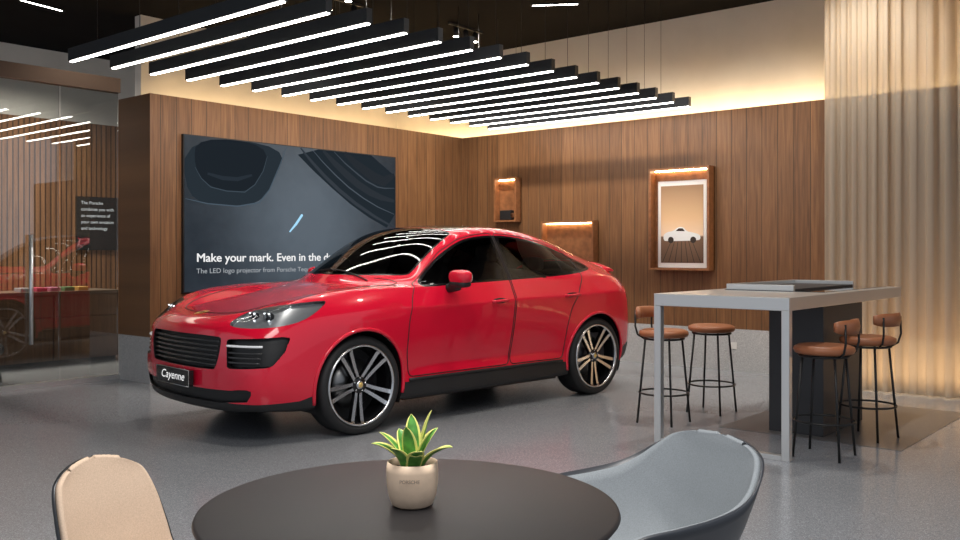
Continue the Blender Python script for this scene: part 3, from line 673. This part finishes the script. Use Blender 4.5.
def dense(poly, h=0.03):
    o = []
    for i in range(len(poly)):
        a = poly[i]; b = poly[(i+1) % len(poly)]; n = max(1, int(math.hypot(b[0]-a[0], b[1]-a[1])/h))
        for k in range(n): o.append((a[0]+(b[0]-a[0])*k/n, a[1]+(b[1]-a[1])*k/n))
    return o
def corner_round(poly, d=.05):
    o = []
    for i in range(len(poly)):
        p0, p1, p2 = (np.array(poly[(i+k-1) % len(poly)]) for k in range(3))
        a = p0-p1; b = p2-p1; la = np.linalg.norm(a); lb = np.linalg.norm(b); da = min(d, la*.4); db = min(d, lb*.4)
        q0 = p1+a/la*da; q2 = p1+b/lb*db
        for t in (0, .33, .67, 1): o.append(tuple((1-t)**2*q0+2*t*(1-t)*p1+t*t*q2))
    return o
INT = corner_round(INT, .02)
D1s, D2s = corner_round(D1), corner_round(D2)
circ = lambda cx, cz, r: [(cx+r*math.cos(2*math.pi*k/64), cz+r*math.sin(2*math.pi*k/64)) for k in range(64)]
arch = [fpoly('side', circ(cx, .385, .43), lambda p: (np.abs(p[:, 1]) > .45) & (p[:, 2] < .95)) for cx in (1.0, 3.895)]
f_dlo = fpoly('side', DLO, hz(1.0, .45)); f_trim = fpoly('side', DLO, hz(1.0, .45), 0.020)
f_ws = fpoly('top', WS, hz(1.1)); f_wst = fpoly('top', WS, hz(1.1), 0.014)
f_roof = fpoly('top', ROOF, hz(1.45)); f_rw = fpoly('top', RWIN, hz(1.25))
f_gr = fpoly('front', GR, lambda p: (p[:, 0] < .3) & (p[:, 2] < .9)); f_int = fpoly('diag', INT, lambda p: (p[:, 0] < .45) & (p[:, 2] < .85)); f_hl = fpoly('diag', HL, lambda p: (p[:, 0] < .9) & (np.abs(p[:, 1]) > .4))
f_low = fpoly('front', LOW, lambda p: (p[:, 0] < .3) & (p[:, 2] < .5))
f_hood = fpoly('top', HOOD, hz(.90)); f_d1 = fpoly('side', D1s, hz(.3, .5)); f_d2 = fpoly('side', D2s, hz(.3, .5))
def f_sill(p, grad=False):
    x = p[:, 0]; h = np.interp(x, [0, .45, .6, 4.2, 4.45, 4.9], [.315, .32, .36, .365, .48, .52]); d = p[:, 2]-h
    if not grad: return d
    g = np.zeros((len(p), 2)); g[:, 1] = 1; return d, g, projA('side', p)
for f in arch+[f_dlo, f_trim, f_ws, f_wst, f_roof, f_rw, f_gr, f_int, f_low, f_hl, f_hood, f_sill, f_d1, f_d2]: snap(f)
Fc = P[Fq].mean(1)
lab = np.full(len(Fq), 'body', dtype=object)
def setl(m, name): lab[m] = name
setl(f_hood(Fc) < 0, 'hood'); setl(f_d1(Fc) < 0, 'front_door'); setl(f_d2(Fc) < 0, 'rear_door')
setl(f_trim(Fc) < 0, 'window_trim'); dl_ = f_dlo(Fc) < 0
setl(dl_, 'window_trim')
x = Fc[:, 0]
setl(dl_ & (x < 2.68), 'front_window'); setl(dl_ & (x > 2.78) & (x < 3.50), 'rear_window'); setl(dl_ & (x > 3.525), 'quarter_window')
setl(f_roof(Fc) < 0, 'glass_roof'); setl((f_wst(Fc) < 0) & (lab != 'glass_roof'), 'windshield_frame'); setl(f_ws(Fc) < 0, 'windshield'); setl(f_rw(Fc) < 0, 'back_window')
setl(f_gr(Fc) < 0, 'grille'); setl(f_int(Fc) < 0, 'air_intake'); setl(f_hl(Fc) < 0, 'headlight')
setl((f_sill(Fc) < 0), 'lower_trim'); setl(f_low(Fc) < 0, 'lower_intake')
setl((np.abs(Fc[:, 2]-1.035) < .03) & (x > 4.42) , 'taillight')
for f in arch: setl(f(Fc) < 0, 'none')
def extract(name, mask, mat, parent, inset=None, wall=True):
    fs = Fq[mask]
    if len(fs) == 0: return None
    if inset is None:
        u, inv = np.unique(fs, return_inverse=True); inv = inv.reshape(fs.shape); V = P[u]; N = Nn[u]; F = inv
    else:
        u, inv = np.unique(fs, return_inverse=True); inv = inv.reshape(fs.shape); nb = len(u)
        V1 = P[u]+ (inset(P[u], Nn[u])); 
        e = np.concatenate([fs[:, [0, 1]], fs[:, [1, 2]], fs[:, [2, 3]], fs[:, [3, 0]]]); es = np.sort(e, 1)
        _, fi, cnt = np.unique(es, axis=0, return_index=True, return_counts=True); be = e[fi[cnt == 1]]
        mp = {int(k): i for i, k in enumerate(u)}
        extra = sorted(set(be.ravel().tolist())); mp2 = {k: nb+i for i, k in enumerate(extra)}
        V = np.concatenate([V1, P[extra]]); F = inv.tolist()+[[mp[int(a)], mp[int(b)], mp2[int(b)], mp2[int(a)]] for a, b in be]; N = None
    m = bpy.data.meshes.new(name); F = np.array(F); n = len(F)
    m.vertices.add(len(V)); m.vertices.foreach_set('co', np.ascontiguousarray(V, dtype=np.float32).ravel())
    m.loops.add(n*4); m.loops.foreach_set('vertex_index', F.astype(np.int32).ravel())
    m.polygons.add(n); m.polygons.foreach_set('loop_start', np.arange(0, n*4, 4, dtype=np.int32))
    m.polygons.foreach_set('use_smooth', np.ones(n, bool)); m.update(calc_edges=True); m.materials.append(mat)
    if N is not None: m.normals_split_custom_set_from_vertices([tuple(v) for v in N])
    return link(bpy.data.objects.new(name, m), parent)
near = Fc[:, 1] < 0
extract('body', lab == 'body', M_paint, car); extract('hood', lab == 'hood', M_paint, car)
extract('lower_trim', lab == 'lower_trim', M_blackm, car); extract('windshield_frame', lab == 'windshield_frame', M_black, car)
extract('windshield', lab == 'windshield', M_ws, car); extract('glass_roof', lab == 'glass_roof', M_black, car); extract('back_window', lab == 'back_window', M_black, car)
extract('grille', lab == 'grille', M_blackm, car, inset=lambda p, n: np.array([.05, 0, 0])+0*p)
extract('lower_intake', lab == 'lower_intake', M_blackm, car, inset=lambda p, n: np.array([.03, 0, 0])+0*p)
for sd in (near, ~near):
    extract('front_door', (lab == 'front_door') & sd, M_paint, car); extract('rear_door', (lab == 'rear_door') & sd, M_paint, car)
    extract('window_trim', (lab == 'window_trim') & sd, M_black, car)
    for w in ('front_window', 'rear_window', 'quarter_window'): extract(w, (lab == w) & sd, M_glassdark, car)
    extract('air_intake', (lab == 'air_intake') & sd, M_blackm, car, inset=lambda p, n: np.stack([0*p[:, 0]+.05, -.02*np.sign(p[:, 1]), 0*p[:, 0]], 1))
    hl = extract('headlight', (lab == 'headlight') & sd, M_lampglass, car)
    extract('reflector', (lab == 'headlight') & sd, pmat('headlamp_bowl', (0.42, 0.43, 0.45), 0.28, 0.5), hl, inset=lambda p, n: -n*0.035)
    extract('taillight', (lab == 'taillight') & sd, M_tail, car)

def hit(o, d):
    r = bvh.ray_cast(Vector(o), Vector(d)); return r[0]
def side_pt(x, z, s, off=0.0):
    h = hit((x, s*2, z), (0, -s, 0)); return (h.x, h.y+s*off, h.z) if h else None
def top_pt(x, y, off=0.0):
    h = hit((x, y, 3), (0, 0, -1)); return (h.x, h.y, h.z+off) if h else None
def front_pt(y, z, off=0.0):
    h = hit((-1, y, z), (1, 0, 0)); return (h.x+off, h.y, h.z) if h else None
M_seam = pmat('panel_gap', (0.01, 0.002, 0.003), 0.6)
for s in (-1, 1):
    for poly in (D1s, D2s):
        pts = [side_pt(a, b, s, -.001) for a, b in dense(poly)]; pts = [p for p in pts if p]
        tube('panel_seam', pts, 0.0055, M_seam, car, closed=True, seg=5)
pts = [top_pt(a, b) for a, b in dense(HOOD) if b > 0]; pts = [p for p in pts if p]
for s in (-1, 1):
    tube('panel_seam', [(p[0], s*p[1], p[2]) for p in pts if p[0] < 1.54 and (p[0] < .3 or p[1] > .5)], 0.0045, M_seam, car, seg=5)
for cx in (1.0, 3.895):
    for s in (-1, 1):
        pts = []
        for k in range(41):
            a = math.radians(-14+208*k/40); p = side_pt(cx+.436*math.cos(a), .385+.436*math.sin(a), s, -.002)
            if p and p[2] > .25: pts.append(p)
        tube('arch_lip', pts, 0.015, M_paint, car, seg=10)
        V = []; F = []
        for k in range(33):
            a = math.radians(-25+230*k/32)
            for y in (.58, .935): V.append((cx+.436*math.cos(a), s*y, max(.17, .385+.436*math.sin(a))))
        for k in range(32): F.append((2*k, 2*k+1, 2*k+3, 2*k+2))
        V.append((cx, s*.58, .385)); c0 = len(V)-1
        for k in range(32): F.append((2*k, 2*k+2, c0))
        mesh('wheel_well', V, F, M_blackm, car)
box('floor_pan', .35, 4.55, -.57, .57, .2, .3, M_blackm, car); box('floor_pan', 1.5, 3.4, -.86, .86, .2, .32, M_blackm, car)

def wheel(cx, s, steer=0.0):
    w = bpy.data.objects.new('wheel', None); w.location = (cx, s*.978, .385); w.rotation_euler = (0, .3+random.random()*.2, 0); link(w, car)
    def L(n, prof, mat, seg=64, closed=False): return lathe(n, prof, mat, w, seg, 'y', (0, 0, 0), s, closed=closed)
    L('tire', [(.312, -.26), (.345, -.272), (.373, -.258), (.385, -.225), (.385, -.05), (.378, -.022), (.358, -.003), (.335, 0), (.316, -.010), (.311, -.03), (.311, -.24)], M_rubber, 96, True)
    L('rim', [(.317, -.012), (.313, -.003), (.303, -.003), (.298, -.014), (.290, -.03), (.284, -.06), (.280, -.24)], M_black, 96)
    L('rim_lip', [(.3175, -.011), (.313, -.001), (.302, -.001), (.2965, -.014)], M_silver, 96)
    L('brake_disc', [(.06, -.13), (.195, -.13), (.195, -.145), (.06, -.145)], pmat('brake_steel', (.25, .25, .25), .35, 1), 48)
    L('barrel_back', [(0, -.19), (.283, -.19)], M_blackm, 32)
    for k in range(5):
        A = 2*math.pi*k/5
        for sd in (-1, 1):
            V = []; F = []; mi = []; n = 10
            for i in range(n+1):
                t = i/n; r = .05+t*(.302-.05); lat = sd*(.020+.030*t**1.4); hw = .0135+.005*t
                dep = -.045+.026*t**1.5+.012*(t > .9)
                for (dl2, dd) in ((-hw, -.04), (-hw*.97, -.004), (-hw*.88, 0), (hw*.88, 0), (hw*.97, -.004), (hw, -.04)):
                    xx = lat+dl2; V.append((r*math.cos(A)-xx*math.sin(A), s*(dep+dd), r*math.sin(A)+xx*math.cos(A)))
            for i in range(n):
                for j in range(6):
                    F.append((i*6+j, i*6+(j+1) % 6, (i+1)*6+(j+1) % 6, (i+1)*6+j)); mi.append(0 if j == 2 else 1)
            mesh('spoke', V, F, None, w, mats=[M_silver, M_black], midx=mi)
    L('hub', [(0, -.034), (.05, -.036), (.068, -.046), (.075, -.08)], M_black, 40); L('hub_cap', [(0, -.026), (.028, -.027), (.034, -.036)], M_silver, 32); L('emblem', [(0, -.0245), (.02, -.025), (.021, -.027)], M_gold, 20)
    for k in range(5):
        a = 2*math.pi*(k+.5)/5; lathe('lug_bolt', [(0, .004), (.007, .003), (.008, -.01)], M_silver, w, 10, 'y', (.052*math.cos(a), -s*.038, .052*math.sin(a)), s)
    return w
for cx in (1.0, 3.895):
    for s in (-1, 1): wheel(cx, s)
M_slatc = pmat('grille_slat_satin', (0.035, 0.035, 0.037), 0.25)
for z in (.585, .62, .655, .69, .725, .76):
    hw = .485+.04*(z-.56)/.23
    tube('grille_slat', [front_pt(y, z, .014) for y in np.linspace(-hw, hw, 21)], 0.006, M_slatc, car, ry=0.008, seg=8)
for s in (-1, 1):
    for z in (.615, .65, .685):
        pts = [front_pt(s*y, z, .014) for y in np.linspace(.62, .885, 12)]; tube('intake_slat', [p for p in pts if p], 0.005, M_slatc, car, ry=0.008)
    pts = [front_pt(s*y, .735, .004) for y in np.linspace(.62, .885, 12)]; tube('daytime_light', [p for p in pts if p], 0.006, pmat('drl_bar', (.6, .62, .65), .2, emis=(1, 1, 1), estr=.25), car, ry=.008)
    for y in (.66, .79):
        h = hit((-1, s*y, .945), (1, 0, 0))
        if h: superell('led_pod', (h.x+.045, h.y-s*.01, h.z-.005), (.035, .045, .030), M_lampin, car, .8, 16, 10); superell('led_lens', (h.x+.02, h.y-s*.01, h.z-.005), (.015, .022, .018), M_chrome, car, 1, 16, 10)
        for (ay, az) in ((-.036, .02), (.036, .02), (-.036, -.032), (.036, -.032)):
            superell('led_point', (h.x+.025+.2*(ay if s*ay > 0 else 0), h.y+ay, h.z+az), (.006, .012, .006), M_drl, car, 1, 8, 6)
pl = bpy.data.objects.new('number_plate', None); c = front_pt(0, .47); pl.location = (c[0]-.035, 0, .47); pl.rotation_euler = (0, 0, -math.pi/2); link(pl, car)
box('plate', -.27, .27, -.012, .03, -.06, .06, M_black, pl, .003)
text('plate_text', 'Cayenne', .088, M_textw, Matrix.Translation((-.19, -.0135, -.022)) @ Matrix.Rotation(math.radians(90), 4, 'X'), pl, width=.38, shear=.25)
fr = pmat('plate_frame_silver', (.5, .5, .5), .3, 1)
tube('plate_frame', [(-.272, -.013, -.062), (.272, -.013, -.062), (.272, -.013, .062), (-.272, -.013, .062)], .0025, fr, pl, closed=True, seg=6)
sh = [(-.045, .035), (0, .04), (.045, .035), (.045, -.005), (.03, -.035), (0, -.055), (-.03, -.035), (-.045, -.005)]
def crest(k, off):
    V = []
    for a, b in sh:
        x_ = .165+b*k*1.3; p = top_pt(x_, a*k*1.1); V.append((p[0]-off*.5, p[1], p[2]+off))
    return V
mesh('hood_emblem', crest(1.0, .006), [tuple(range(8))], M_gold, car); mesh('emblem_center', crest(.4, .008), [tuple(range(8))], pmat('emblem_dark', (.08, .02, .02), .3), car)
for s in (-1, 1):
    R_ = Matrix.Rotation(s*.12, 3, 'Z').to_euler()
    superell('mirror', (1.96, s*1.055, 1.21), (.07, .12, .062), M_paint, car, .7, 32, 20, rot=R_)
    superell('mirror_base', (1.965, s*1.045, 1.152), (.068, .112, .034), M_blackm, car, .7, 20, 12, rot=R_)
    superell('mirror_glass', (2.02, s*1.055, 1.205), (.012, .10, .052), M_chrome, car, .7, 20, 12, rot=R_)
    tube('mirror_arm', [(1.95, s*.90, 1.11), (1.96, s*1.0, 1.125), (1.965, s*1.04, 1.135)], .022, M_blackm, car, ry=.038)
    for hx, hz_ in ((2.53, .985), (3.50, 1.005)):
        pts = [side_pt(hx+t*.11, hz_+.006*t, s, .016+.006*(1-t*t)) for t in np.linspace(-1, 1, 9)]; pts[0] = side_pt(hx-.11, hz_-.006, s, 0); pts[-1] = side_pt(hx+.11, hz_+.006, s, 0)
        tube('door_handle', pts, .008, M_paint, car, ry=.014)
        p = side_pt(hx, hz_, s, 0); superell('handle_recess', (p[0], p[1]-s*.002, p[2]), (.085, .006, .026), M_seam, car, .8, 20, 10)
for s in (-1, 1):
    pts = [side_pt(t, .375, s, .004) for t in np.linspace(1.5, 3.4, 24)]; tube('side_blade', pts, .008, M_blackm, car, ry=.014)
pts = [top_pt(4.50, y, .016) for y in np.linspace(-.66, .66, 23)]
tube('rear_spoiler', pts, .075, M_paint, car, ry=.012, seg=12)
tube('wiper', [top_pt(1.40+.03*t, -.50+.75*t, .012) for t in np.linspace(0, 1, 8)], .006, M_blackm, car)
box('dashboard', 1.55, 1.95, -.68, .68, .8, 1.07, M_interior, car, .04)
for y in (-.38, .38):
    superell('seat_cushion', (2.55, y, .68), (.26, .25, .1), M_interior, car, .6); superell('seat_back', (2.85, y, 1.0), (.09, .25, .34), M_interior, car, .6, rot=Matrix.Rotation(.2, 3, 'Y').to_euler()); superell('headrest', (2.93, y, 1.40), (.05, .13, .09), M_interior, car, .6)
    superell('headrest', (3.6, y, 1.30), (.05, .13, .07), M_interior, car, .6)
superell('rear_bench', (3.5, 0, .95), (.12, .68, .3), M_interior, car, .5)
tube('steering_wheel', [(2.12+.05*math.sin(t), .38+.18*math.cos(t), 1.02+.17*math.sin(t)) for t in np.linspace(0, 2*math.pi, 25)[:-1]], .014, M_interior, car, closed=True)
box('cabin_tub', 1.5, 4.4, -.84, .84, .32, .60, M_interior, car)

# ------------------------------------------------------------------ world + lamps
wd = bpy.data.worlds.new('world'); scene.world = wd; wd.use_nodes = True
bg = wd.node_tree.nodes['Background']; bg.inputs['Color'].default_value = (0.82, 0.89, 1.0, 1); bg.inputs['Strength'].default_value = 0.58
def area(name, loc, rot, sx, sy, e, col, spread=180):
    L = bpy.data.lights.new(name, 'AREA'); L.shape = 'RECTANGLE'; L.size = sx; L.size_y = sy; L.energy = e; L.color = col; L.spread = math.radians(spread)
    o = bpy.data.objects.new(name, L); o.location = loc; o.rotation_euler = rot; COL.objects.link(o); return o
area('overhead_fill', (1.5, 1.2, 4.4), (0, 0, 0), 2.5, 2.5, 185, (1, .97, .94), 140)  # added fill, out of view overhead, brightens the foreground
def add_fill_spot(x, y, e, tgt=None, size=110):  # unseen spots added to brighten wood walls, car and floor
    L = bpy.data.lights.new('fill_spot', 'SPOT'); L.energy = e; L.spot_size = math.radians(size); L.spot_blend = 1.0; L.shadow_soft_size = 0.06; L.color = (1, .93, .84)
    o = bpy.data.objects.new('fill_spot', L); o.location = (x, y, 4.4); COL.objects.link(o)
    t = Vector(tgt or (x, y, 0))-o.location; o.rotation_euler = t.to_track_quat('-Z', 'Y').to_euler()
for x in (5.6, 7.2, 8.8): add_fill_spot(x, 7.4, 220, (x, 9.2, .9))
for y in (3.0, 4.6, 6.2, 7.8): add_fill_spot(8.8, y, 190, (10.4, y, .9))
add_fill_spot(7.2, 3.0, 220); add_fill_spot(4.0, 4.0, 220); add_fill_spot(5.8, 4.4, 200)
area('rear_room_light', (4.5, 12.6, 4.3), (0, 0, 0), 4, 1.2, 260, (1, .9, .78), 130)
area('curtain_floor_light', (10.0, 1.5, 0.03), (math.pi, 0, 0), 0.3, 3.8, 34, (1, .68, .38))
